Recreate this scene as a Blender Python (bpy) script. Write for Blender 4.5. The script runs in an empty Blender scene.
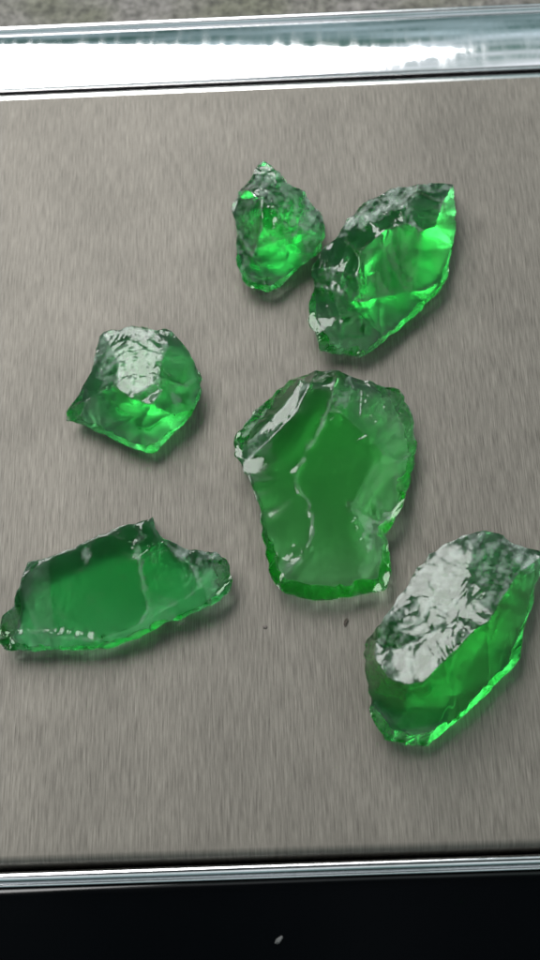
import bpy, math, random
import numpy as np
from mathutils import Vector, Matrix, noise
from mathutils.geometry import delaunay_2d_cdt

sc = bpy.context.scene
COL = sc.collection
R = math.radians
MM = 0.001

# ------------------------------------------------------------------ camera
PITCH = R(25.0)            # tilt away from straight down
DIST = 0.230
VFOV = R(42.0)
cam_pos = Vector((0.0, -math.sin(PITCH) * DIST, math.cos(PITCH) * DIST))
cd = bpy.data.cameras.new("camera")
cam = bpy.data.objects.new("camera", cd)
COL.objects.link(cam)
cam.location = cam_pos
ROLL = R(-4.0)             # the phone is held slightly turned
cam.rotation_euler = (Matrix.Rotation(PITCH, 3, 'X') @ Matrix.Rotation(ROLL, 3, 'Z')).to_euler()
cd.sensor_fit = 'VERTICAL'
cd.sensor_height = 24.0
cd.lens = 12.0 / math.tan(VFOV / 2)
cd.clip_start = 0.005
cd.clip_end = 50.0
cd.dof.use_dof = True
cd.dof.focus_distance = DIST - 0.006
cd.dof.aperture_fstop = 14.0
sc.camera = cam

# ------------------------------------------------------------------ world: dim room / garden seen low beyond the window
w = bpy.data.worlds.new("World")
sc.world = w
w.use_nodes = True
nt = w.node_tree
nt.nodes.clear()
def N(t, kind, **kw):
    n = t.nodes.new(kind)
    for k, v in kw.items():
        setattr(n, k, v)
    return n
out = N(nt, 'ShaderNodeOutputWorld')
bg = N(nt, 'ShaderNodeBackground')
tc = N(nt, 'ShaderNodeTexCoord')
sep = N(nt, 'ShaderNodeSeparateXYZ')
nt.links.new(tc.outputs['Generated'], sep.inputs[0])
rampz = N(nt, 'ShaderNodeValToRGB')          # by elevation
mp = N(nt, 'ShaderNodeMapRange')
mp.inputs['From Min'].default_value = -1.0
mp.inputs['From Max'].default_value = 1.0
nt.links.new(sep.outputs['Z'], mp.inputs['Value'])
nt.links.new(mp.outputs[0], rampz.inputs[0])
cr = rampz.color_ramp
cr.elements[0].position = 0.45; cr.elements[0].color = (0.12, 0.12, 0.118, 1)
cr.elements[1].position = 1.0; cr.elements[1].color = (0.8, 0.82, 0.83, 1)
e = cr.elements.new(0.55); e.color = (0.10, 0.15, 0.15, 1)
e = cr.elements.new(0.72); e.color = (0.30, 0.38, 0.40, 1)
e = cr.elements.new(0.90); e.color = (0.76, 0.74, 0.76, 1)
nz = N(nt, 'ShaderNodeTexNoise')
nz.inputs['Scale'].default_value = 9.0
nz.inputs['Detail'].default_value = 6.0
nt.links.new(tc.outputs['Generated'], nz.inputs['Vector'])
rampn = N(nt, 'ShaderNodeValToRGB')
rampn.color_ramp.elements[0].position = 0.38; rampn.color_ramp.elements[0].color = (0.25, 0.42, 0.36, 1)
rampn.color_ramp.elements[1].position = 0.66; rampn.color_ramp.elements[1].color = (1.7, 1.75, 1.8, 1)
nt.links.new(nz.outputs['Fac'], rampn.inputs[0])
mul = N(nt, 'ShaderNodeMix', data_type='RGBA', blend_type='MULTIPLY')
mul.inputs[0].default_value = 1.0
nt.links.new(rampz.outputs[0], mul.inputs[6])
nt.links.new(rampn.outputs[0], mul.inputs[7])
dot = N(nt, 'ShaderNodeVectorMath', operation='DOT_PRODUCT')        # the photographer leans over: dark overhead
dv = Vector((0.0, 0.02, 1.0)).normalized()
dot.inputs[1].default_value = dv
nt.links.new(tc.outputs['Generated'], dot.inputs[0])
side = N(nt, 'ShaderNodeMapRange', interpolation_type='SMOOTHSTEP')
side.inputs['From Min'].default_value = 0.965
side.inputs['From Max'].default_value = 0.87
side.inputs['To Min'].default_value = 0.02
side.inputs['To Max'].default_value = 1.0
nt.links.new(dot.outputs['Value'], side.inputs['Value'])
dim = N(nt, 'ShaderNodeVectorMath', operation='SCALE')
nt.links.new(mul.outputs[2], dim.inputs[0]); nt.links.new(side.outputs[0], dim.inputs['Scale'])
nt.links.new(dim.outputs[0], bg.inputs['Color'])
bg.inputs['Strength'].default_value = 1.0
nt.links.new(bg.outputs[0], out.inputs['Surface'])

# ------------------------------------------------------------------ the window the pieces are photographed beside
WIN_EL, WIN_AZ, WIN_D, WIN_ROLL = R(47), R(26), 1.3, 34
ld = bpy.data.lights.new("window_light", 'AREA')
ld.shape = 'RECTANGLE'
ld.size = 1.4
ld.size_y = 0.74
ld.energy = 25.5
ld.color = (1.0, 0.985, 0.97)
lo = bpy.data.objects.new("window_light", ld)
COL.objects.link(lo)
ldir = Vector((-math.sin(WIN_AZ) * math.cos(WIN_EL), math.cos(WIN_AZ) * math.cos(WIN_EL), math.sin(WIN_EL)))
lo.location = ldir * WIN_D
lo.rotation_euler = (ldir.to_track_quat('Z', 'Y').to_matrix() @ Matrix.Rotation(R(WIN_ROLL), 3, 'Z')).to_euler()

# ------------------------------------------------------------------ render settings
sc.view_settings.view_transform = 'Standard'
sc.view_settings.look = 'None'
sc.view_settings.exposure = 0.0
sc.view_settings.gamma = 1.0
cy = sc.cycles
cy.max_bounces = 24
cy.transmission_bounces = 20
cy.volume_bounces = 3
cy.glossy_bounces = 10
cy.diffuse_bounces = 6
cy.caustics_reflective = True
cy.caustics_refractive = True
cy.blur_glossy = 0.3
cy.sample_clamp_indirect = 12.0
cy.use_denoising = True
cy.filter_width = 1.6

# ------------------------------------------------------------------ helpers
def ray_point(px, py, z):
    """Point at height z (metres) on the sight line of a spot of the 540x960 photograph."""
    t = math.tan(VFOV / 2)
    v = Vector(((px - 270) / 480 * t, (480 - py) / 480 * t, -1.0))
    v.rotate(cam.rotation_euler)
    return cam_pos + v * ((z - cam_pos.z) / v.z)

def new_mesh_object(name, verts, faces, mat, parent=None, smooth=True):
    me = bpy.data.meshes.new(name)
    me.from_pydata([tuple(v) for v in verts], [], [tuple(int(i) for i in f) for f in faces])
    me.update()
    if smooth:
        me.polygons.foreach_set('use_smooth', [True] * len(me.polygons))
    me.materials.append(mat)
    o = bpy.data.objects.new(name, me)
    COL.objects.link(o)
    if parent:
        o.parent = parent
    return o

def material(name):
    m = bpy.data.materials.new(name)
    m.use_nodes = True
    t = m.node_tree
    return m, t, t.nodes['Principled BSDF'], t.nodes['Material Output']

def sharpen(o, deg):
    me = o.data
    if hasattr(me, 'set_sharp_from_angle'):
        me.set_sharp_from_angle(angle=R(deg))

# ------------------------------------------------------------------ materials
def mat_brushed():
    m, t, p, o = material('brushed_steel')
    tcn = N(t, 'ShaderNodeTexCoord')
    def streak(sx, sy, detail=4.0, rough=0.6):
        mpn = N(t, 'ShaderNodeMapping')
        mpn.inputs['Scale'].default_value = (sx, sy, 100)
        t.links.new(tcn.outputs['Object'], mpn.inputs['Vector'])
        n = N(t, 'ShaderNodeTexNoise')
        n.inputs['Scale'].default_value = 1.0
        n.inputs['Detail'].default_value = detail
        n.inputs['Roughness'].default_value = rough
        t.links.new(mpn.outputs[0], n.inputs['Vector'])
        return n.outputs['Fac']
    fine = streak(5600, 230)
    mid = streak(3000, 120)
    wide = streak(60, 45, 3.0)
    a1 = N(t, 'ShaderNodeMath', operation='MULTIPLY_ADD'); a1.inputs[1].default_value = 0.65
    t.links.new(fine, a1.inputs[0])
    a2 = N(t, 'ShaderNodeMath', operation='MULTIPLY'); a2.inputs[1].default_value = 0.35
    t.links.new(mid, a2.inputs[0]); t.links.new(a2.outputs[0], a1.inputs[2])
    ramp = N(t, 'ShaderNodeValToRGB')
    ramp.color_ramp.elements[0].position = 0.30; ramp.color_ramp.elements[0].color = (0.068, 0.061, 0.052, 1)
    ramp.color_ramp.elements[1].position = 0.72; ramp.color_ramp.elements[1].color = (0.248, 0.229, 0.199, 1)
    t.links.new(a1.outputs[0], ramp.inputs[0])
    wr = N(t, 'ShaderNodeMapRange')
    wr.inputs['From Min'].default_value = 0.3; wr.inputs['From Max'].default_value = 0.7
    wr.inputs['To Min'].default_value = 0.9; wr.inputs['To Max'].default_value = 1.09
    t.links.new(wide, wr.inputs['Value'])
    mx = N(t, 'ShaderNodeVectorMath', operation='SCALE')
    t.links.new(ramp.outputs[0], mx.inputs[0]); t.links.new(wr.outputs[0], mx.inputs['Scale'])
    t.links.new(mx.outputs[0], p.inputs['Base Color'])
    p.inputs['Metallic'].default_value = 0.32
    p.inputs['Specular IOR Level'].default_value = 0.25
    rr = N(t, 'ShaderNodeMapRange')
    rr.inputs['To Min'].default_value = 0.42; rr.inputs['To Max'].default_value = 0.6
    t.links.new(a1.outputs[0], rr.inputs['Value'])
    # handling smudges change the sheen
    sm = N(t, 'ShaderNodeTexNoise'); sm.inputs['Scale'].default_value = 38; sm.inputs['Detail'].default_value = 5
    t.links.new(tcn.outputs['Object'], sm.inputs['Vector'])
    sr = N(t, 'ShaderNodeMapRange'); sr.inputs['From Min'].default_value = 0.35; sr.inputs['From Max'].default_value = 0.65
    sr.inputs['To Min'].default_value = -0.02; sr.inputs['To Max'].default_value = 0.03
    t.links.new(sm.outputs['Fac'], sr.inputs['Value'])
    sa = N(t, 'ShaderNodeMath', operation='ADD')
    t.links.new(rr.outputs[0], sa.inputs[0]); t.links.new(sr.outputs[0], sa.inputs[1])
    t.links.new(sa.outputs[0], p.inputs['Roughness'])
    b = N(t, 'ShaderNodeBump')
    b.inputs['Strength'].default_value = 0.25
    b.inputs['Distance'].default_value = 0.00006
    t.links.new(a1.outputs[0], b.inputs['Height'])
    t.links.new(b.outputs[0], p.inputs['Normal'])
    return m

def mat_chrome():
    m, t, p, o = material('polished_chrome')
    p.inputs['Base Color'].default_value = (0.86, 0.86, 0.88, 1)
    p.inputs['Metallic'].default_value = 1.0
    tcn = N(t, 'ShaderNodeTexCoord')
    mpn = N(t, 'ShaderNodeMapping'); mpn.inputs['Scale'].default_value = (500, 90, 90)
    mpn.inputs['Rotation'].default_value = (0, 0, R(-35))
    t.links.new(tcn.outputs['Object'], mpn.inputs['Vector'])
    n = N(t, 'ShaderNodeTexNoise'); n.inputs['Scale'].default_value = 1.0; n.inputs['Detail'].default_value = 4
    t.links.new(mpn.outputs[0], n.inputs['Vector'])
    r = N(t, 'ShaderNodeMapRange'); r.inputs['From Min'].default_value = 0.4; r.inputs['From Max'].default_value = 0.75
    r.inputs['To Min'].default_value = 0.05; r.inputs['To Max'].default_value = 0.16
    t.links.new(n.outputs['Fac'], r.inputs['Value']); t.links.new(r.outputs[0], p.inputs['Roughness'])
    b = N(t, 'ShaderNodeBump'); b.inputs['Strength'].default_value = 0.12; b.inputs['Distance'].default_value = 0.0001
    t.links.new(n.outputs['Fac'], b.inputs['Height']); t.links.new(b.outputs[0], p.inputs['Normal'])
    return m

def mat_black():
    m, t, p, o = material('black_gloss_plastic')
    p.inputs['Base Color'].default_value = (0.0012, 0.0016, 0.0021, 1)
    tcn = N(t, 'ShaderNodeTexCoord')
    n = N(t, 'ShaderNodeTexNoise'); n.inputs['Scale'].default_value = 90; n.inputs['Detail'].default_value = 5
    t.links.new(tcn.outputs['Object'], n.inputs['Vector'])
    r = N(t, 'ShaderNodeMapRange'); r.inputs['To Min'].default_value = 0.05; r.inputs['To Max'].default_value = 0.12
    t.links.new(n.outputs['Fac'], r.inputs['Value']); t.links.new(r.outputs[0], p.inputs['Roughness'])
    return m

def mat_counter():
    m, t, p, o = material('speckled_stone')
    tcn = N(t, 'ShaderNodeTexCoord')
    n = N(t, 'ShaderNodeTexNoise'); n.inputs['Scale'].default_value = 420; n.inputs['Detail'].default_value = 8
    n.inputs['Roughness'].default_value = 0.7
    n2 = N(t, 'ShaderNodeTexNoise'); n2.inputs['Scale'].default_value = 55; n2.inputs['Detail'].default_value = 4
    for q in (n, n2):
        t.links.new(tcn.outputs['Object'], q.inputs['Vector'])
    r1 = N(t, 'ShaderNodeValToRGB')
    r1.color_ramp.elements[0].position = 0.36; r1.color_ramp.elements[0].color = (0.045, 0.044, 0.038, 1)
    r1.color_ramp.elements[1].position = 0.66; r1.color_ramp.elements[1].color = (0.25, 0.24, 0.225, 1)
    r2 = N(t, 'ShaderNodeValToRGB')
    r2.color_ramp.elements[0].position = 0.35; r2.color_ramp.elements[0].color = (0.65, 0.68, 0.52, 1)
    r2.color_ramp.elements[1].position = 0.6; r2.color_ramp.elements[1].color = (1, 0.97, 0.97, 1)
    t.links.new(n.outputs['Fac'], r1.inputs[0]); t.links.new(n2.outputs['Fac'], r2.inputs[0])
    mx = N(t, 'ShaderNodeMix', data_type='RGBA', blend_type='MULTIPLY'); mx.inputs[0].default_value = 1
    t.links.new(r1.outputs[0], mx.inputs[6]); t.links.new(r2.outputs[0], mx.inputs[7])
    t.links.new(mx.outputs[2], p.inputs['Base Color'])
    p.inputs['Roughness'].default_value = 0.75
    b = N(t, 'ShaderNodeBump'); b.inputs['Strength'].default_value = 0.5; b.inputs['Distance'].default_value = 0.0004
    t.links.new(n.outputs['Fac'], b.inputs['Height']); t.links.new(b.outputs[0], p.inputs['Normal'])
    return m

def mat_glass(density, col, haze_=7.0):
    m, t, p, o = material('green_glass')
    p.inputs['Base Color'].default_value = (0.86, 0.97, 0.91, 1)
    p.inputs['Transmission Weight'].default_value = 1.0
    p.inputs['IOR'].default_value = 1.53
    at = N(t, 'ShaderNodeAttribute'); at.attribute_name = 'frost_glare'
    tcn = N(t, 'ShaderNodeTexCoord')
    n = N(t, 'ShaderNodeTexNoise'); n.inputs['Scale'].default_value = 480; n.inputs['Detail'].default_value = 5
    n.inputs['Roughness'].default_value = 0.65
    t.links.new(tcn.outputs['Object'], n.inputs['Vector'])
    gate = N(t, 'ShaderNodeMapRange'); gate.inputs['From Min'].default_value = 0.35; gate.inputs['From Max'].default_value = 0.7
    gate.inputs['To Min'].default_value = 0.25; gate.inputs['To Max'].default_value = 1.0
    t.links.new(n.outputs['Fac'], gate.inputs['Value'])
    mu = N(t, 'ShaderNodeMath', operation='MULTIPLY')
    t.links.new(at.outputs['Fac'], mu.inputs[0]); t.links.new(gate.outputs[0], mu.inputs[1])
    r = N(t, 'ShaderNodeMapRange'); r.inputs['To Min'].default_value = 0.06; r.inputs['To Max'].default_value = 0.42
    t.links.new(mu.outputs[0], r.inputs['Value'])
    # the underside is dull, worn broken glass
    au = N(t, 'ShaderNodeAttribute'); au.attribute_name = 'dull'
    ra_ = N(t, 'ShaderNodeMath', operation='MULTIPLY_ADD'); ra_.inputs[1].default_value = 0.25
    t.links.new(au.outputs['Fac'], ra_.inputs[0]); t.links.new(r.outputs[0], ra_.inputs[2])
    t.links.new(ra_.outputs[0], p.inputs['Roughness'])
    # crushed, whitened glass on chipped faces, plus window glare painted into the colour
    tw = N(t, 'ShaderNodeMapRange'); tw.inputs['From Min'].default_value = 0.12; tw.inputs['From Max'].default_value = 0.8
    tw.inputs['To Min'].default_value = 1.0; tw.inputs['To Max'].default_value = 0.68
    t.links.new(mu.outputs[0], tw.inputs['Value']); t.links.new(tw.outputs[0], p.inputs['Transmission Weight'])
    b = N(t, 'ShaderNodeBump'); b.inputs['Distance'].default_value = 0.00025
    bs = N(t, 'ShaderNodeMapRange'); bs.inputs['To Min'].default_value = 0.03; bs.inputs['To Max'].default_value = 0.22
    t.links.new(at.outputs['Fac'], bs.inputs['Value']); t.links.new(bs.outputs[0], b.inputs['Strength'])
    t.links.new(n.outputs['Fac'], b.inputs['Height']); t.links.new(b.outputs[0], p.inputs['Normal'])
    va = N(t, 'ShaderNodeVolumeAbsorption')
    va.inputs['Color'].default_value = col + (1,)
    va.inputs['Density'].default_value = density
    vs_ = N(t, 'ShaderNodeVolumeScatter')
    vs_.inputs['Color'].default_value = (0.75, 0.95, 0.82, 1)
    vs_.inputs['Density'].default_value = haze_
    vs_.inputs['Anisotropy'].default_value = 0.3
    ad = N(t, 'ShaderNodeAddShader')
    t.links.new(va.outputs[0], ad.inputs[0]); t.links.new(vs_.outputs[0], ad.inputs[1])
    t.links.new(ad.outputs[0], o.inputs['Volume'])
    return m

def mat_plain(name, col, rough=0.7):
    m, t, p, o = material(name)
    tcn = N(t, 'ShaderNodeTexCoord')
    n = N(t, 'ShaderNodeTexNoise'); n.inputs['Scale'].default_value = 2500
    t.links.new(tcn.outputs['Object'], n.inputs['Vector'])
    r = N(t, 'ShaderNodeValToRGB')
    r.color_ramp.elements[0].color = tuple(c * 0.6 for c in col) + (1,)
    r.color_ramp.elements[1].color = tuple(min(1, c * 1.3) for c in col) + (1,)
    t.links.new(n.outputs['Fac'], r.inputs[0]); t.links.new(r.outputs[0], p.inputs['Base Color'])
    p.inputs['Roughness'].default_value = rough
    return m

STEEL, CHROME, BLACK, COUNTER, GLASS = mat_brushed(), mat_chrome(), mat_black(), mat_counter(), mat_glass(228, (0.24, 0.846, 0.42))
CLEAR = mat_glass(230, (0.26, 0.862, 0.37), 4.5)          # each piece has its own depth of green
DEEP = mat_glass(290, (0.22, 0.842, 0.47))
BOTTLE = mat_glass(270, (0.26, 0.835, 0.45))

# ------------------------------------------------------------------ setting: the stone worktop
g = 0.6
Zc = -0.024
nn = 40
vs, fs = [], []
for j in range(nn + 1):
    for i in range(nn + 1):
        x = -g + 2 * g * i / nn; y = -g + 2 * g * j / nn
        vs.append((x, y, Zc + 0.0004 * noise.noise((x * 30, y * 30, 0))))
for j in range(nn):
    for i in range(nn):
        a = j * (nn + 1) + i
        fs.append((a, a + 1, a + nn + 2, a + nn + 1))
ws = new_mesh_object('worktop', vs, fs, COUNTER)
ws['kind'] = 'structure'

# ------------------------------------------------------------------ the scale
def tag(o, label, cat, group=None):
    o['label'] = label; o['category'] = cat
    if group:
        o['group'] = group

scale = bpy.data.objects.new('kitchen_scale', None)
COL.objects.link(scale)
TURN = R(-2.0)
scale.rotation_euler = (0, 0, TURN)
def scale_y(py, z):
    p = ray_point(270, py, z)
    p.rotate(Matrix.Rotation(-TURN, 3, 'Z'))
    return p.y
tag(scale, 'flat scale with brushed steel plate, polished chrome edges and glossy black front panel', 'scale')

def extrude_x(name, prof, x0, x1, mat, closed=True, seg=60):
    """prof: list of (y, z); swept along x as one closed bar."""
    n = len(prof)
    vs, fs = [], []
    for k in range(seg + 1):
        x = x0 + (x1 - x0) * k / seg
        vs += [(x, y, z) for y, z in prof]
    for k in range(seg):
        for i in range(n):
            j = (i + 1) % n
            fs.append((k * n + i, k * n + j, (k + 1) * n + j, (k + 1) * n + i))
    fs.append(tuple(range(n - 1, -1, -1)))
    fs.append(tuple(seg * n + i for i in range(n)))
    o = new_mesh_object(name, vs, fs, mat, scale)
    import bmesh
    bm = bmesh.new(); bm.from_mesh(o.data); bmesh.ops.recalc_face_normals(bm, faces=bm.faces); bm.to_mesh(o.data); bm.free()
    sharpen(o, 40)
    return o

y_far = scale_y(81, 0)      # far edge of the plate
y_near = scale_y(855, 0)
HW = 0.088
def arc(cy_, cz_, r, a0, a1, n):
    return [(cy_ + r * math.cos(R(a0 + (a1 - a0) * i / n)), cz_ + r * math.sin(R(a0 + (a1 - a0) * i / n))) for i in range(n + 1)]

# plate: rolled far and near edges
rf, rn = 0.0016, 0.0013
prof = arc(y_far - rf, -rf - 0.00008, rf, 0, 86, 10) + [(y_far - 0.0021, -0.00002), (y_far - 0.0023, 0), (y_far - 0.0033, 0)] + [(y_near + 0.006, 0), (y_near + 0.0033, 0)] + arc(y_near + rn, -rn, rn, 90, 180, 14) + [(y_near, -0.007), (y_near + 0.001, -0.0075), (y_far - 0.001, -0.0075), (y_far, -0.007)]
plate = extrude_x('steel_plate', prof, -HW, HW, STEEL)
POL, t_, p_, o_ = material('polished_steel_edge')
p_.inputs['Base Color'].default_value = (0.75, 0.74, 0.73, 1); p_.inputs['Metallic'].default_value = 1; p_.inputs['Roughness'].default_value = 0.16
plate.data.materials.append(POL)
for f_ in plate.data.polygons:                      # the rolled far edge is polished
    if f_.center.y > y_far - 0.00215 and len(f_.vertices) == 4:
        f_.material_index = 1

# chrome rim beyond the plate: flat shoulder, rolling away, fine bead along its far edge
y0 = y_far + 0.0012
yb = scale_y(16, -0.003)
W_ = yb - y0
prof = [(y0, -0.012)] + arc(y0 + 0.0006, -0.0012, 0.0006, 180, 90, 5)
zz, yy = -0.0006, y0 + 0.0006
NP = 40
for k in range(1, NP + 1):
    f = k / NP
    dy = (W_ - 0.0022) / NP
    yy += dy
    zz -= dy * math.tan(R(-1.0 + 19.0 * f ** 1.15))
    prof.append((yy, zz))
zl = prof[-1][1]
prof += arc(yb - 0.0007, zl - 0.0001, 0.0009, 150, -10, 8)
prof += [(yb + 0.0002, -0.020), (yb - 0.001, -0.0215), (y0, -0.0215)]
extrude_x('chrome_rim', prof, -HW - 0.003, HW + 0.003, CHROME)

# chrome strip and black front panel
ys = scale_y(862, -0.001)
ye = scale_y(877, -0.001)
rb = 0.00085
prof = [(ys, -0.010)] + arc(ys - rb, -0.0022 - 0.0, rb, 0, 165, 14) + [(ys - 2 * rb - 0.0001, -0.0032), (ye + 0.0008, -0.0034)] + arc(ye + 0.00035, -0.0031, 0.00035, 20, 180, 6) + [(ye, -0.010)]
extrude_x('chrome_strip', prof, -HW - 0.003, HW + 0.003, CHROME)
yp = scale_y(1090, 0)
prof = [(ye - 0.0002, -0.0215), (ye - 0.0002, -0.0036), (ye - 0.0008, -0.00345), (ye - 0.0014, -0.0035), (yp + 0.008, -0.0035), (yp + 0.005, -0.0035)] + arc(yp + 0.004, -0.0075, 0.004, 90, 180, 10) + [(yp, -0.0215)]
extrude_x('front_panel', prof, -HW - 0.003, HW + 0.003, BLACK)
# body under the plate
prof = [(ys + 0.0001, -0.0215), (ys + 0.0001, -0.0105), (y0 - 0.0001, -0.0105), (y0 - 0.0001, -0.0215)]
extrude_x('base', prof, -HW - 0.0025, HW + 0.0025, BLACK)

# ------------------------------------------------------------------ glass shards
def refine(V, F, crease, lmax):
    """Split every edge longer than lmax, round after round; crease is a set of edges kept sharp."""
    V = list(V)
    for _ in range(12):
        E = {}; NF = []; split = False
        def mid(a, b):
            k = (a, b) if a < b else (b, a)
            if k in E:
                return E[k]
            d = V[a] - V[b]
            if d @ d > lmax * lmax:
                E[k] = len(V); V.append((V[a] + V[b]) * 0.5)
                if k in crease:
                    m = E[k]; crease.discard(k); crease.add((k[0], m)); crease.add((k[1], m))
            else:
                E[k] = -1
            return E[k]
        for a, b, c in F:
            ab, bc, ca = mid(a, b), mid(b, c), mid(c, a)
            n = (ab >= 0) + (bc >= 0) + (ca >= 0)
            if n == 0:
                NF.append((a, b, c)); continue
            split = True
            if n == 3:
                NF += [(a, ab, ca), (ab, b, bc), (ca, bc, c), (ab, bc, ca)]
                continue
            while not ((n == 1 and ab >= 0) or (n == 2 and ca < 0)):
                a, b, c, ab, bc, ca = b, c, a, bc, ca, ab
            if n == 1:
                NF += [(a, ab, c), (ab, b, c)]
            else:
                NF += [(ab, b, bc), (a, ab, bc), (a, bc, c)]
        F = NF
        if not split:
            break
    return V, F, crease

def inside(pt, poly):
    x, y = pt[0], pt[1]; r = False
    for (x0, y0), (x1, y1) in zip(poly, poly[1:] + poly[:1]):
        if (y0 > y) != (y1 > y) and x < (x1 - x0) * (y - y0) / (y1 - y0) + x0:
            r = not r
    return r

def inside_many(X, Y, poly):
    r = np.zeros(len(X), bool)
    for (x0, y0), (x1, y1) in zip(poly, poly[1:] + poly[:1]):
        if y0 == y1:
            continue
        r ^= ((y0 > Y) != (y1 > Y)) & (X < (x1 - x0) * (Y - y0) / (y1 - y0) + x0)
    return r

def shard(pts, outline, creases, label, seed, lmax=0.5, rough=(), frost_glare=(), ripples=(), dish=0.02, smooth_it=30,
          base_in=0.16, wob=0.07, jag=1.5, cj=0.7, base_rough=1.0, chip=1.0, zscale=1.0, glass=None):
    rnd = random.Random(seed)
    pts = {n: (x, y, 1.0 + (z - 1.0) * zscale) for n, (x, y, z) in pts.items()}
    def broken(chain, closed, amp):
        res = []
        m = len(chain)
        for i in range(m if closed else m - 1):
            a, b = chain[i], chain[(i + 1) % m]
            res.append(a)
            (x0, y0, z0), (x1, y1, z1) = pts[a], pts[b]
            L = math.hypot(x1 - x0, y1 - y0)
            k = int(L / 8.0)
            for q in range(1, k + 1):
                f = (q + rnd.uniform(-.25, .25)) / (k + 1)
                o = rnd.uniform(-amp, amp)
                nm = 'j%d' % len(pts)
                pts[nm] = (x0 + (x1 - x0) * f - (y1 - y0) / L * o, y0 + (y1 - y0) * f + (x1 - x0) / L * o,
                           max(0.5, z0 + (z1 - z0) * f + rnd.uniform(-.35, .35) * amp / 1.5))
                res.append(nm)
        if not closed:
            res.append(chain[-1])
        return res
    for n in outline:                       # the near rim hangs over a bevelled foot
        x, y, z = pts[n]
        pts[n] = (x, y, z + 2.0 * min(1.0, max(0.0, (3.6 - z) / 1.6)))
    outline = broken(list(outline), True, jag)
    creases = [broken(c, False, jag * cj) for c in creases]
    names = list(pts)
    idx = {n: i for i, n in enumerate(names)}
    p2 = [Vector((pts[n][0], -pts[n][1])) for n in names]
    edges = []
    for ch in creases:
        edges += [(idx[a], idx[b]) for a, b in zip(ch, ch[1:])]
    ol = [idx[n] for n in outline]
    edges += list(zip(ol, ol[1:] + ol[:1]))
    v2, e2, f2, ov, oe, of = delaunay_2d_cdt(p2, edges, [ol], 1, 1e-4, True)
    # heights for the result (crossing creases make new vertices: blend)
    zs = []
    for k, v in enumerate(v2):
        if ov[k]:
            zs.append(pts[names[ov[k][0]]][2])
        else:
            ds = sorted((((Vector(v) - p2[i]).length, i) for i in range(len(names))))[:3]
            ww = [1 / (d + .01) for d, i in ds]
            zs.append(sum(pts[names[i]][2] * q for (d, i), q in zip(ds, ww)) / sum(ww))
    V = [np.array(ray_point(v[0], -v[1], z * MM)) for v, z in zip(v2, zs)]
    op = [(p2[i].x, p2[i].y) for i in ol]
    F = []
    for f in f2:
        f = list(f)
        m = sum((v2[q] for q in f), Vector((0, 0))) / len(f)
        if inside(m, op):
            F += [(f[0], f[i], f[i + 1]) for i in range(1, len(f) - 1)]
    back = {}
    for k, lst in enumerate(ov):
        for q in lst:
            back[q] = k
    C = set()
    for a, b in edges:
        # walk through cdt edges that came from this one
        a_, b_ = back[a], back[b]
        C.add((min(a_, b_), max(a_, b_)))
    ring = [back[i] for i in ol]
    cen = sum(V[i] for i in ring) / len(ring)
    # base ring on the plate
    br = []
    for i in ring:
        v = V[i].copy(); d = cen - v; d[2] = 0
        L = np.linalg.norm(d) + 1e-9
        near = min(1.0, max(0.0, 1.0 - (v[2] / MM - 3.6) / 2.0))
        k = near * (0.0019 + 0.06 * L) * (0.85 + 0.3 * rnd.random()) + 0.0002
        c_ = np.array(cam_pos)
        hit = c_ + (v - c_) * (c_[2] / (c_[2] - v[2]))       # the foot spreads away under the high side
        b = v + d / L * min(k, L * 0.5) + (hit - v) * (1 - near) * 0.92
        b[2] = 0.0004 * base_rough * rnd.random()
        br.append(len(V)); V.append(b)
    n = len(ring)
    # middle ring for the tall (far) side so the wall is broken by facets
    for i in range(n):
        j = (i + 1) % n
        a, b, c, d = ring[i], ring[j], br[j], br[i]
        if rnd.random() < 0.5:
            F += [(a, d, b), (b, d, c)]
            C.add((min(b, d), max(b, d)))
        else:
            F += [(a, d, c), (a, c, b)]
            C.add((min(a, c), max(a, c)))
        C.add((min(c, d), max(c, d)))
    # underside
    bp = [Vector((V[i][0] * 1000, V[i][1] * 1000)) for i in br]
    inner = []
    c2 = Vector((cen[0] * 1000, cen[1] * 1000))
    for k in range(7):
        a = rnd.random() * 6.283; q = 0.25 + 0.4 * rnd.random()
        e_ = bp[int(a / 6.283 * n) % n]
        inner.append(c2 + (e_ - c2) * q)
    w2, we, wf, wov, _, _ = delaunay_2d_cdt(bp + inner, [(i, (i + 1) % n) for i in range(n)], [list(range(n))], 1, 1e-4, True)
    mp_ = {}
    for k, lst in enumerate(wov):
        orig = [q for q in lst if q < n]
        if orig:
            mp_[k] = br[orig[0]]
        else:
            mp_[k] = len(V)
            V.append(np.array((w2[k][0] / 1000, w2[k][1] / 1000, 0.001 * base_rough * rnd.random())))
    bpp = [(q.x, q.y) for q in bp]
    for f in wf:
        if not inside(sum((w2[q] for q in f), Vector((0, 0))) / len(f), bpp):
            continue
        f = [mp_[q] for q in f]
        for i in range(1, len(f) - 1):
            F.append((f[0], f[i + 1], f[i]))
            e_ = (f[0], f[i])
            if base_rough > 0.5:
                C.add((min(e_), max(e_)))
    # orient triangles consistently later through bmesh
    V, F, C = refine(V, F, C, lmax * MM)
    V = np.array(V); Fa = np.array(F)
    ed = np.unique(np.sort(np.concatenate([Fa[:, [0, 1]], Fa[:, [1, 2]], Fa[:, [2, 0]]]), axis=1), axis=0)
    deg = np.bincount(ed.ravel(), minlength=len(V)).astype(float)
    cv = np.zeros(len(V), bool)
    for a, b in C:
        cv[a] = cv[b] = True
    def lap(X):
        S = np.zeros_like(X)
        np.add.at(S, ed[:, 0], X[ed[:, 1]]); np.add.at(S, ed[:, 1], X[ed[:, 0]])
        return S / deg[:, None] - X
    # orient
    import bmesh
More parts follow.
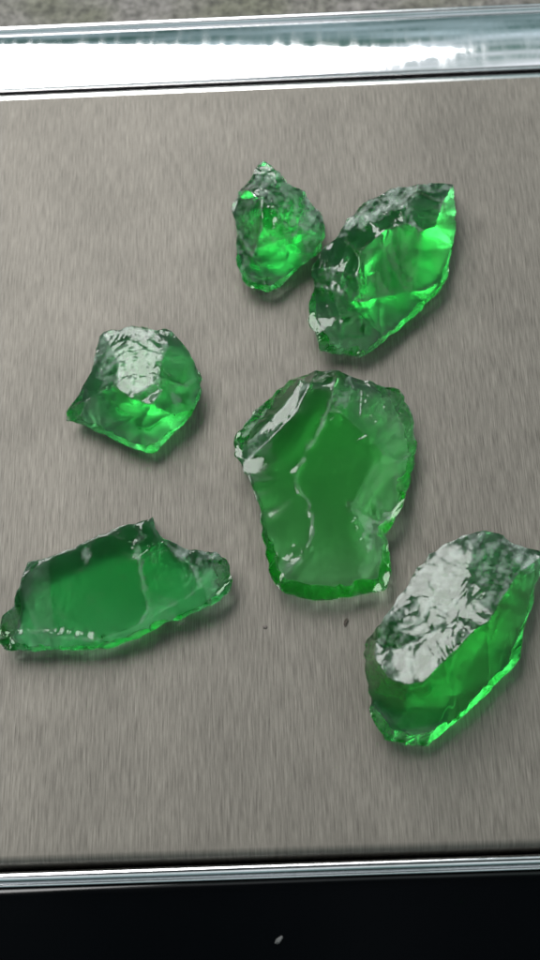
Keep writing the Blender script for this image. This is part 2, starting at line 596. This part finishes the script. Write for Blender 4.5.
    def orient(Vx):
        me = bpy.data.meshes.new('tmp'); me.from_pydata(Vx.tolist(), [], Fa.tolist())
        bm = bmesh.new(); bm.from_mesh(me); bmesh.ops.recalc_face_normals(bm, faces=bm.faces)
        bm.to_mesh(me); bm.free()
        f = np.zeros(len(me.polygons) * 3, dtype=np.int64)
        me.polygons.foreach_get('vertices', f)
        bpy.data.meshes.remove(me)
        f = f.reshape(-1, 3)
        vol = np.einsum('ij,ij->i', Vx[f[:, 0]] - cen, np.cross(Vx[f[:, 1]] - cen, Vx[f[:, 2]] - cen)).sum()
        return f if vol > 0 else f[:, ::-1].copy()
    Fa = orient(V)
    def normals(Vx):
        fn = np.cross(Vx[Fa[:, 1]] - Vx[Fa[:, 0]], Vx[Fa[:, 2]] - Vx[Fa[:, 0]])
        nv = np.zeros_like(Vx)
        for k in range(3):
            np.add.at(nv, Fa[:, k], fn)
        return nv / (np.linalg.norm(nv, axis=1)[:, None] + 1e-15)
    # scalloped facets: relax everything between the creases and press it inward
    el = np.linalg.norm(V[ed[:, 0]] - V[ed[:, 1]], axis=1).mean()
    for it in range(smooth_it):
        Lp = lap(V)
        if it % 10 == 0:
            Nn = normals(V)
        step = 0.6 * Lp - Nn * (dish * el)
        step[cv] *= 0.0
        V = V + step
    cvs = cv.copy()
    for it in range(2):                              # take the razor edge off the ridges
        Lp = lap(V); V = V + Lp * np.where(cvs, 0.25, 0.1)[:, None]
    thin = cv.astype(float)
    for it in range(2):
        thin = thin + lap(thin[:, None])[:, 0] * 0.5
    Nn = normals(V)
    # distance-to-ridge proxy
    ridge = cv.astype(float)
    for it in range(5):
        ridge = np.maximum(ridge, 0) + lap(ridge[:, None])[:, 0] * 0.7
    ridge = np.clip(ridge * 1.6, 0, 1)
    # photo coordinates of each vertex for the zones
    t = math.tan(VFOV / 2)
    Rm = np.array(cam.rotation_euler.to_matrix())
    loc = (V - np.array(cam_pos)) @ Rm
    ix = 270 + loc[:, 0] / -loc[:, 2] / t * 480
    iy = 480 - loc[:, 1] / -loc[:, 2] / t * 480
    up = np.clip(Nn[:, 2] * 2 + 0.6, 0, 1)
    fr = np.zeros(len(V)); ra = np.zeros(len(V))
    so = seed * 7.31
    wx = np.zeros(len(V)); wy = np.zeros(len(V)); patch = np.zeros(len(V))
    for k in range(len(V)):
        p = Vector((ix[k] * 0.09 + so, iy[k] * 0.09, 0.0))
        wx[k] = noise.noise(p); wy[k] = noise.noise(p + Vector((31, 7, 0)))
        patch[k] = noise.noise(Vector((ix[k] * 0.11 + iy[k] * 0.06, iy[k] * 0.05 - so, 3.0)) * 1.3) + 0.6 * noise.noise(p * 3.1)
    for (poly, amt) in frost_glare:  # whitened patches: chipped glass, and faces with reflected light painted in
        q = inside_many(ix + 5 * wx, iy + 5 * wy, poly).astype(float)
        for it in range(3):
            q = q + lap(q[:, None])[:, 0] * 0.6
        if amt < 0:
            fr = fr * (1 + amt * q)
        else:
            fr = np.maximum(fr, amt * q * up * (1.0 if 0 < amt < 0.31 else np.clip(0.75 + 0.9 * patch, 0.08, 1.25)))
    for (x, y, rx, ry, rot, amt) in rough:
        c, s = math.cos(R(rot)), math.sin(R(rot))
        dx, dy = ix - x, iy - y
        q = np.sqrt(((dx * c + dy * s) / rx) ** 2 + ((-dx * s + dy * c) / ry) ** 2)
        ra = np.maximum(ra, amt * np.clip((1.2 - q) * 2.5, 0, 1) * up)
    D = np.zeros(len(V))
    so = seed * 7.31
    for k in range(len(V)):
        p = V[k] * 1000.0
        pv = Vector((p[0] + so, p[1], p[2]))
        D[k] += wob * noise.noise(pv * 0.16) * 1.2
        D[k] += 0.4 * wob * noise.noise(pv * 0.55)
        if Nn[k, 2] > 0.2 and noise.noise(pv * 1.3 + Vector((9, 4, 2))) > 0.60:
            fr[k] = max(fr[k], 0.14)
        rr = chip * 0.22 * ridge[k] * (0.15 + 0.85 * up[k]) + ra[k]
        if rr > 0.01:
            # flat flakes broken off at odd tilts, two sizes, with a few shallow scoops
            for sc_, wt in ((0.30, 1.0), (0.75, 0.4)):
                q = pv * sc_ + Vector((1.7, 2.9, 0.4)) * 0.35 * noise.noise(pv * sc_ * 0.8)
                dd, pp = noise.voronoi(q)
                c0 = pp[0]
                g_ = noise.noise_vector(c0 * 7.77) * 1.5
                edge = min(1.0, (dd[1] - dd[0]) * 5.0)
                D[k] += rr * wt * (1.5 * (q - c0).dot(g_) * edge + 0.5 * g_.x + 0.5 * (dd[0] ** 2))
            D[k] += rr * 0.10 * noise.noise(pv * 1.8)
    for (x, y, wl, r0, r1, amp) in ripples:          # hackle rings round the point of impact
        d = np.hypot(ix - x, iy - y)
        msk = np.clip((d - r0) / 8, 0, 1) * np.clip((r1 - d) / 12, 0, 1) * np.clip(Nn[:, 2] * 5 - 3.6, 0, 1)
        wobn = np.array([noise.noise(Vector((ix[k] * 0.05, iy[k] * 0.05, so))) for k in range(len(V))])
        D += amp * msk * np.sin((d + 6 * wobn) / wl * 6.283) * (0.6 + 0.8 * np.clip(wobn + 0.5, 0, 1))
    V = V + Nn * (D * MM)[:, None]
    V[:, 2] -= V[:, 2].min() - 0.00003
    # origin at the base centre
    o_ = np.array((cen[0], cen[1], 0.0))
    ob = new_mesh_object('glass_shard', V - o_, Fa, glass or GLASS)
    ob.location = o_
    me = ob.data
    at = me.attributes.new('frost_glare', 'FLOAT', 'POINT')
    at.data.foreach_set('value', np.clip(fr + 0.6 * thin * np.clip(up + 0.25, 0, 1), 0, 1).astype(np.float32))
    at = me.attributes.new('dull', 'FLOAT', 'POINT')
    at.data.foreach_set('value', np.clip(-Nn[:, 2] * 1.6 - 0.3, 0, 1).astype(np.float32))
    sharpen(ob, 38)
    tag(ob, label, 'glass shard', 'broken green glass pieces on the steel plate')
    return ob

def parse(txt):
    d = {}
    for tok in txt.split(';'):
        tok = tok.strip()
        if tok:
            n, x, y, z = tok.replace(',', ' ').split()
            d[n] = (float(x), float(y), float(z))
    return d
def seq(pre, n):
    return [pre + str(i) for i in range(n)]
def chains(txt):
    return [c.split() for c in txt.split(';') if c.strip()]

# central piece
shard(parse("""a0 289 380 5; a1 316 370 6; a2 338 370 6.5; a3 363 380 6; a4 399 389 5; a5 413 415 5; a6 417 448 4; a7 411 480 3;
 a8 403 506 6.5; a9 386 534 2.4; a10 392 572 1.5; a11 386 590 1.2; a12 354 597 1; a13 314 601 1; a14 285 594 1; a15 271 578 1.5;
 a16 263 541 5.6; a17 259 505 7.2; a18 248 476 7.6; a19 234 456 6; a20 234 438 4; a21 253 411 5;
 o1 301 379 9.5; o2 285 404 9.7; o3 259 432 8.3; o4 242 449 6.0; s1 310 383 11; s2 297 411 10.6; s3 269 440 9.8; s4 247 460 7.2; r1 336 378 10.8; r2 328 411 10.0; r3 322 427 9.6; r4 297 472 8.6; r5 295 484 7.8;
 r6 310 505 7.4; r7 314 529 6.9; r8 308 550 6.1; r9 293 566 5.4; c1 342 413 10.1; c2 358 427 9.7; c3 383 452 8.5; c4 399 464 6.6;
 n1 350 507 8.0; n2 360 529 7.3; n3 369 550 6; n4 380 524 5.2; l1 270 525 7.0; w1 280 572 4.2; w2 318 584 4.5; w3 355 580 4.5; w4 378 568 4"""),
 seq('a', 22),
 chains("a1 s1 s2 s3 s4 a19; a0 o1 o2 o3 o4 a20; a2 r1 r2 r3 r4 r5 r6 r7 r8 r9; r2 c1 c2 c3 c4 a6; n1 n2 n3; n1 n4 a8"),
 'largest flat green piece at the centre, smooth clear face with a pale ridge', 3, cj=0.15, base_rough=0.06, chip=0.5, wob=0.025, zscale=0.75, smooth_it=55, lmax=0.42, glass=CLEAR,
 rough=[(385, 415, 35, 40, 0, .17), (372, 530, 24, 28, 0, .16), (300, 560, 25, 20, 0, .14), (262, 420, 30, 30, 0, .1)],
 frost_glare=[([(296, 474), (311, 503), (316, 529), (309, 549), (305, 547), (311, 529), (306, 506), (292, 478)], 0.3), ([(336, 380), (331, 412), (323, 429), (300, 470), (296, 468), (318, 426), (326, 410), (331, 380)], 0.3), ([(372, 385), (400, 390), (413, 412), (416, 440), (412, 460), (395, 462), (380, 448), (366, 428), (362, 400)], .2), ([(334, 376), (352, 378), (362, 402), (340, 412), (326, 425), (330, 395)], .4), ([(348, 505), (362, 528), (370, 555), (377, 535), (398, 515), (396, 508), (372, 522)], .5), ([(280, 560), (300, 548), (306, 560), (290, 575)], .35), ([(240, 430), (262, 402), (268, 408), (246, 440)], .5), ([(306, 376), (312, 383), (297, 411), (270, 440), (248, 462), (243, 450), (262, 428), (286, 403)], .4)], dish=0.012)  # last patch paints the window glare along the upper left stripe

# lower right piece
shard(parse("""b0 462 536 8; b1 484 530 8; b2 503 536 7; b3 521 546 7; b4 545 553 6; b5 550 566 4; b6 540 575 3; b7 534 590 3; b8 532 608 2.5;
 b9 523 636 2; b10 521 658 1.5; b11 499 682 1; b12 470 710 1; b13 444 732 1; b14 425 747 1; b15 403 745 1; b16 384 740 1; b17 371 717 2;
 b18 368 684 4; b19 363 654 5; b20 368 638 6; b21 384 617 7.5; b22 410 580 8; b23 429 554 8;
 g1 376 642 11; g2 375 658 12; g3 388 677 13; g4 407 684 13.5; g5 425 680 14; g6 451 654 14.5; g7 466 638 14.5; g8 488 621 13.5; g9 507 591 11; g10 519 572 8.5;
 v1 472 550 8.5; v2 468 590 11; v3 455 622 12.5; v4 420 640 12.2; h1 405 715 6; h2 455 690 8; h3 490 650 8; h4 415 728 4"""),
 seq('b', 24),
 chains("b20 g1 g2 g3 g4 g5 g6 g7 g8 g9 g10 b4; b1 v1 v2 v3 v4 g2; g4 h1 b16; g6 h2 b13; h1 h4 b15; g8 h3 b10"),
 'tall green chunk at the lower right with a broad white ribbed top face', 11,
 rough=[(440, 610, 75, 55, -55, .07), (500, 570, 30, 40, 0, .13)],
 frost_glare=[([(384, 617), (395, 600), (412, 580), (430, 553), (450, 540), (468, 534), (488, 532), (503, 538), (520, 548), (524, 560), (518, 573), (507, 591), (490, 618), (466, 636), (450, 652), (425, 680), (407, 684), (388, 677), (374, 658), (376, 642)], .55), ([(462, 548), (474, 548), (474, 592), (458, 628), (425, 650), (420, 645), (452, 618), (464, 590)], -.6), ([(503, 538), (522, 545), (540, 556), (540, 570), (525, 575), (510, 556)], .8)],  # first patch paints window glare over the broad top face
 ripples=[(405, 700, 7, 60, 175, .008), (520, 640, 7, 45, 100, .03)], dish=0.014)

# lower left piece
shard(parse("""c0 143 521 10; c1 153 517 10; c2 154 528 9.4; c3 162 539 8.8; c4 190 550 7.6; c5 217 553 6; c6 227 560 5; c7 233 579 4; c8 229 593 3;
 c9 213 604 2.5; c10 185 618 2; c11 162 625 2; c12 139 639 1.8; c13 111 648 1.5; c14 74 651 1.5; c15 28 651 1.5; c16 5 650 1.5; c17 -4 639 3;
 c18 2 616 5.2; c19 14 606 6.5; c20 21 579 7.8; c21 28 562 8.8; c22 60 553 9.3; c23 93 539 9.7; c24 120 526 10.1;
 d1 137 555 9.1; d2 143 583 8.2; d3 148 610 7; d4 194 569 7.5; d5 200 586 6; d6 187 598 6; e1 9 637 4.4; e2 28 632 5.4; e3 55 637 6; e4 93 641 6;
 e5 123 633 6; e6 139 624 6.3; e7 165 609 5.8; f1 84 546 9.4; f2 88 566 8.6"""),
 seq('c', 25),
 chains("c0 d1 d2 d3 e6; c3 d4 d5 d6 e7; c17 e1 e2 e3 e4 e5 e6 e7"),
 'long low green piece at the lower left with a broad dull face', 23, cj=0.3, base_rough=0.06, chip=0.45, wob=0.05, smooth_it=14, zscale=0.72, glass=DEEP,
 rough=[(205, 575, 30, 30, 0, .25), (60, 645, 80, 14, 0, .25), (150, 540, 20, 25, 0, .2), (88, 552, 8, 14, 0, .2)],
 frost_glare=[([(137, 528), (146, 530), (143, 560), (146, 583), (140, 583), (134, 556)], .4), ([(160, 540), (190, 550), (217, 553), (222, 560), (196, 562), (178, 556)], .7), ([(190, 566), (197, 566), (203, 588), (196, 590)], .5), ([(80, 545), (88, 545), (92, 566), (86, 568)], .45), ([(200, 560), (226, 562), (230, 585), (205, 595), (200, 580)], .3), ([(22, 570), (30, 563), (33, 575), (24, 582)], .5), ([(22, 572), (60, 553), (140, 530), (190, 560), (200, 590), (185, 600), (140, 622), (95, 640), (28, 630), (8, 630)], 0.17)], dish=0.004)  # last, widest patch paints a milky sky reflection on the face

# left middle piece
shard(parse("""k0 103 333 6; k1 133 326 7; k2 149 328 7; k3 170 331 6.5; k4 181 342 6; k5 191 356 5.5; k6 200 373 5; k7 202 391 4; k8 195 408 2.5;
 k9 188 419 1.5; k10 163 444 1; k11 153 454 .8; k12 128 447 1; k13 110 438 1; k14 89 428 1; k15 66 421 1; k16 66 412 2.5; k17 79 394 4.5; k18 93 366 6; k19 96 349 6;
 m1 93 396 6; m2 117 386 9.5; m3 131 398 10.5; m4 152 404 10; m5 175 414 6.5; m6 119 363 9; m7 158 378 10; m8 161 391 9.5; m9 180 385 8; p1 112 420 5; p2 140 428 5.5"""),
 seq('k', 20),
 chains("k16 m1 m2 m3 m4 m5 k8; k0 m6 m2; k3 m7 m8 m4; m7 m9 k7; m2 p1 k14; m4 p2 k11"),
 'small rounded green lump at the left with a white chipped top and pointed left tip', 37,
 rough=[(140, 365, 50, 45, 0, .18)],
 frost_glare=[([(97, 350), (104, 334), (133, 327), (160, 332), (172, 345), (165, 360), (160, 378), (163, 395), (152, 403), (131, 396), (118, 385), (100, 392), (93, 368)], .5), ([(172, 385), (198, 375), (201, 392), (190, 408), (178, 412), (168, 398)], .4)],
 ripples=[(150, 400, 7, 40, 80, .04)], dish=0.014)

# upper left piece
shard(parse("""q0 263 161 8; q1 279 172 8; q2 287 183 8; q3 304 192 7; q4 311 203 6; q5 323 217 5; q6 325 231 4.2; q7 322 249 3.2; q8 306 263 2; q9 293 274 1;
 q10 282 285 1; q11 267 293 .8; q12 253 289 1; q13 242 280 1.5; q14 236 259 3; q15 236 228 5; q16 231 208 6.5; q17 240 192 7.5; q18 253 174 8;
 u1 246 190 10.5; u2 262 199 11.5; u3 280 212 11; u4 293 237 9; u5 305 253 5; u6 262 228 10.5; u7 276 228 10.3; u8 291 244 8.5; u9 253 257 7; u10 264 276 4; u11 284 279 2.8"""),
 seq('q', 19),
 chains("q17 u1 u2 u3 u4 u5 q7; u2 u6 u9 u10 q11; u3 u7 u8 u5; q15 u9; u10 u11 q9"),
 'smallest dark green piece at the top with a jagged grey peak', 41, glass=BOTTLE,
 rough=[(290, 205, 30, 45, -30, .22), (260, 180, 25, 22, 0, .2)],
 frost_glare=[([(240, 192), (262, 200), (262, 228), (253, 257), (240, 250), (233, 208)], 0.3), ([(262, 163), (280, 175), (290, 185), (304, 193), (312, 205), (323, 218), (320, 240), (308, 254), (296, 240), (282, 213), (264, 200), (246, 192), (252, 176)], .6), ([(236, 245), (243, 245), (252, 270), (256, 285), (243, 278)], .45), ([(262, 232), (268, 234), (290, 250), (285, 255)], .4)], dish=0.014)

# upper right piece
shard(parse("""x0 398 187 8; x1 418 184 8; x2 453 184 7; x3 454 198 6; x4 456 223 5; x5 451 255 3; x6 448 277 2; x7 435 296 1; x8 416 315 1; x9 394 334 1;
 x10 378 346 1; x11 360 358 .8; x12 338 354 .8; x13 320 351 1; x14 317 337 2; x15 308 321 3; x16 309 302 4; x17 314 286 5; x18 311 270 5.5; x19 321 250 7; x20 338 236 8; x21 347 219 8.5; x22 369 200 8.5;
 y1 363 213 11; y2 401 208 12; y3 416 193 10.5; y4 441 206 10; y5 435 227 11; y6 423 231 12; y7 405 223 12.5; y8 385 230 13; y9 360 252 12.5; y10 332 268 9; y11 357 277 11;
 y12 360 302 9; y13 332 290 8; y14 426 290 5.5; y15 385 296 8; y16 369 318 6; y17 341 324 6"""),
 seq('x', 23),
 chains("x20 y9 y8 y7 y2 y3 x1; y7 y6 y5 y4 x2; y9 y11 y12 y16 x11; y10 y11; x18 y10 y13 y12; y12 y15 y14 x6; x17 y13 y17 x12"),
 'bright green leaf shaped piece at the upper right with a pale pointed tip', 53,
 rough=[(390, 205, 55, 22, -20, .15), (345, 280, 30, 25, 0, .2), (425, 210, 25, 20, 0, .14), (350, 330, 40, 30, 0, .12)],
 frost_glare=[([(338, 238), (350, 218), (370, 200), (398, 187), (418, 184), (452, 185), (450, 194), (425, 192), (416, 193), (402, 207), (378, 220), (362, 232), (355, 230)], .75), ([(403, 210), (415, 194), (420, 194), (414, 208), (412, 222), (425, 232), (415, 234), (404, 224)], .55), ([(425, 195), (446, 197), (446, 212), (440, 212), (436, 202)], .5), ([(315, 275), (330, 264), (340, 268), (356, 285), (357, 298), (345, 295), (325, 290), (314, 284)], .35), ([(453, 188), (456, 222), (450, 225), (449, 195)], .4)], dish=0.016)

# ------------------------------------------------------------------ crumbs
def crumb(px, py, z, size, mat, name, label, seed):
    rnd = random.Random(seed)
    c = ray_point(px, py, z)
    vs, fs = [], []
    nu, nv = 10, 6
    for j in range(nv + 1):
        for i in range(nu):
            th = math.pi * j / nv; ph = 2 * math.pi * i / nu
            d = Vector((math.sin(th) * math.cos(ph), math.sin(th) * math.sin(ph), math.cos(th)))
            r = 1 + 0.7 * noise.noise(d * 1.6 + Vector((seed, 0, 0)))
            vs.append((d.x * size[0] * r, d.y * size[1] * r, (d.z * r + 0.9) * size[2]))
    for j in range(nv):
        for i in range(nu):
            k = (i + 1) % nu
            fs.append((j * nu + i, (j + 1) * nu + i, (j + 1) * nu + k, j * nu + k))
    o = new_mesh_object(name, vs, fs, mat, smooth=False)
    o.location = c
    o.rotation_euler = (0, 0, R(size[3]))
    tag(o, label, 'crumb')
    return o
crumb(346, 622, 0, (0.00028, 0.0008, 0.0002, -25), mat_plain('brown_grit', (0.06, 0.045, 0.035)), 'grit_speck', 'tiny dark brown speck on the steel plate below the largest green piece', 5)
crumb(265, 627, 0, (0.0004, 0.0003, 0.00012, 0), mat_plain('grey_grit', (0.12, 0.10, 0.09)), 'grit_speck', 'faint grey speck on the steel plate, left of the dark brown speck', 8)
crumb(279, 940, -0.0035, (0.0008, 0.00035, 0.0002, 38), mat_plain('pale_flake', (0.09, 0.09, 0.09)), 'dust_flake', 'pale grey flake lying on the glossy black front panel', 9)
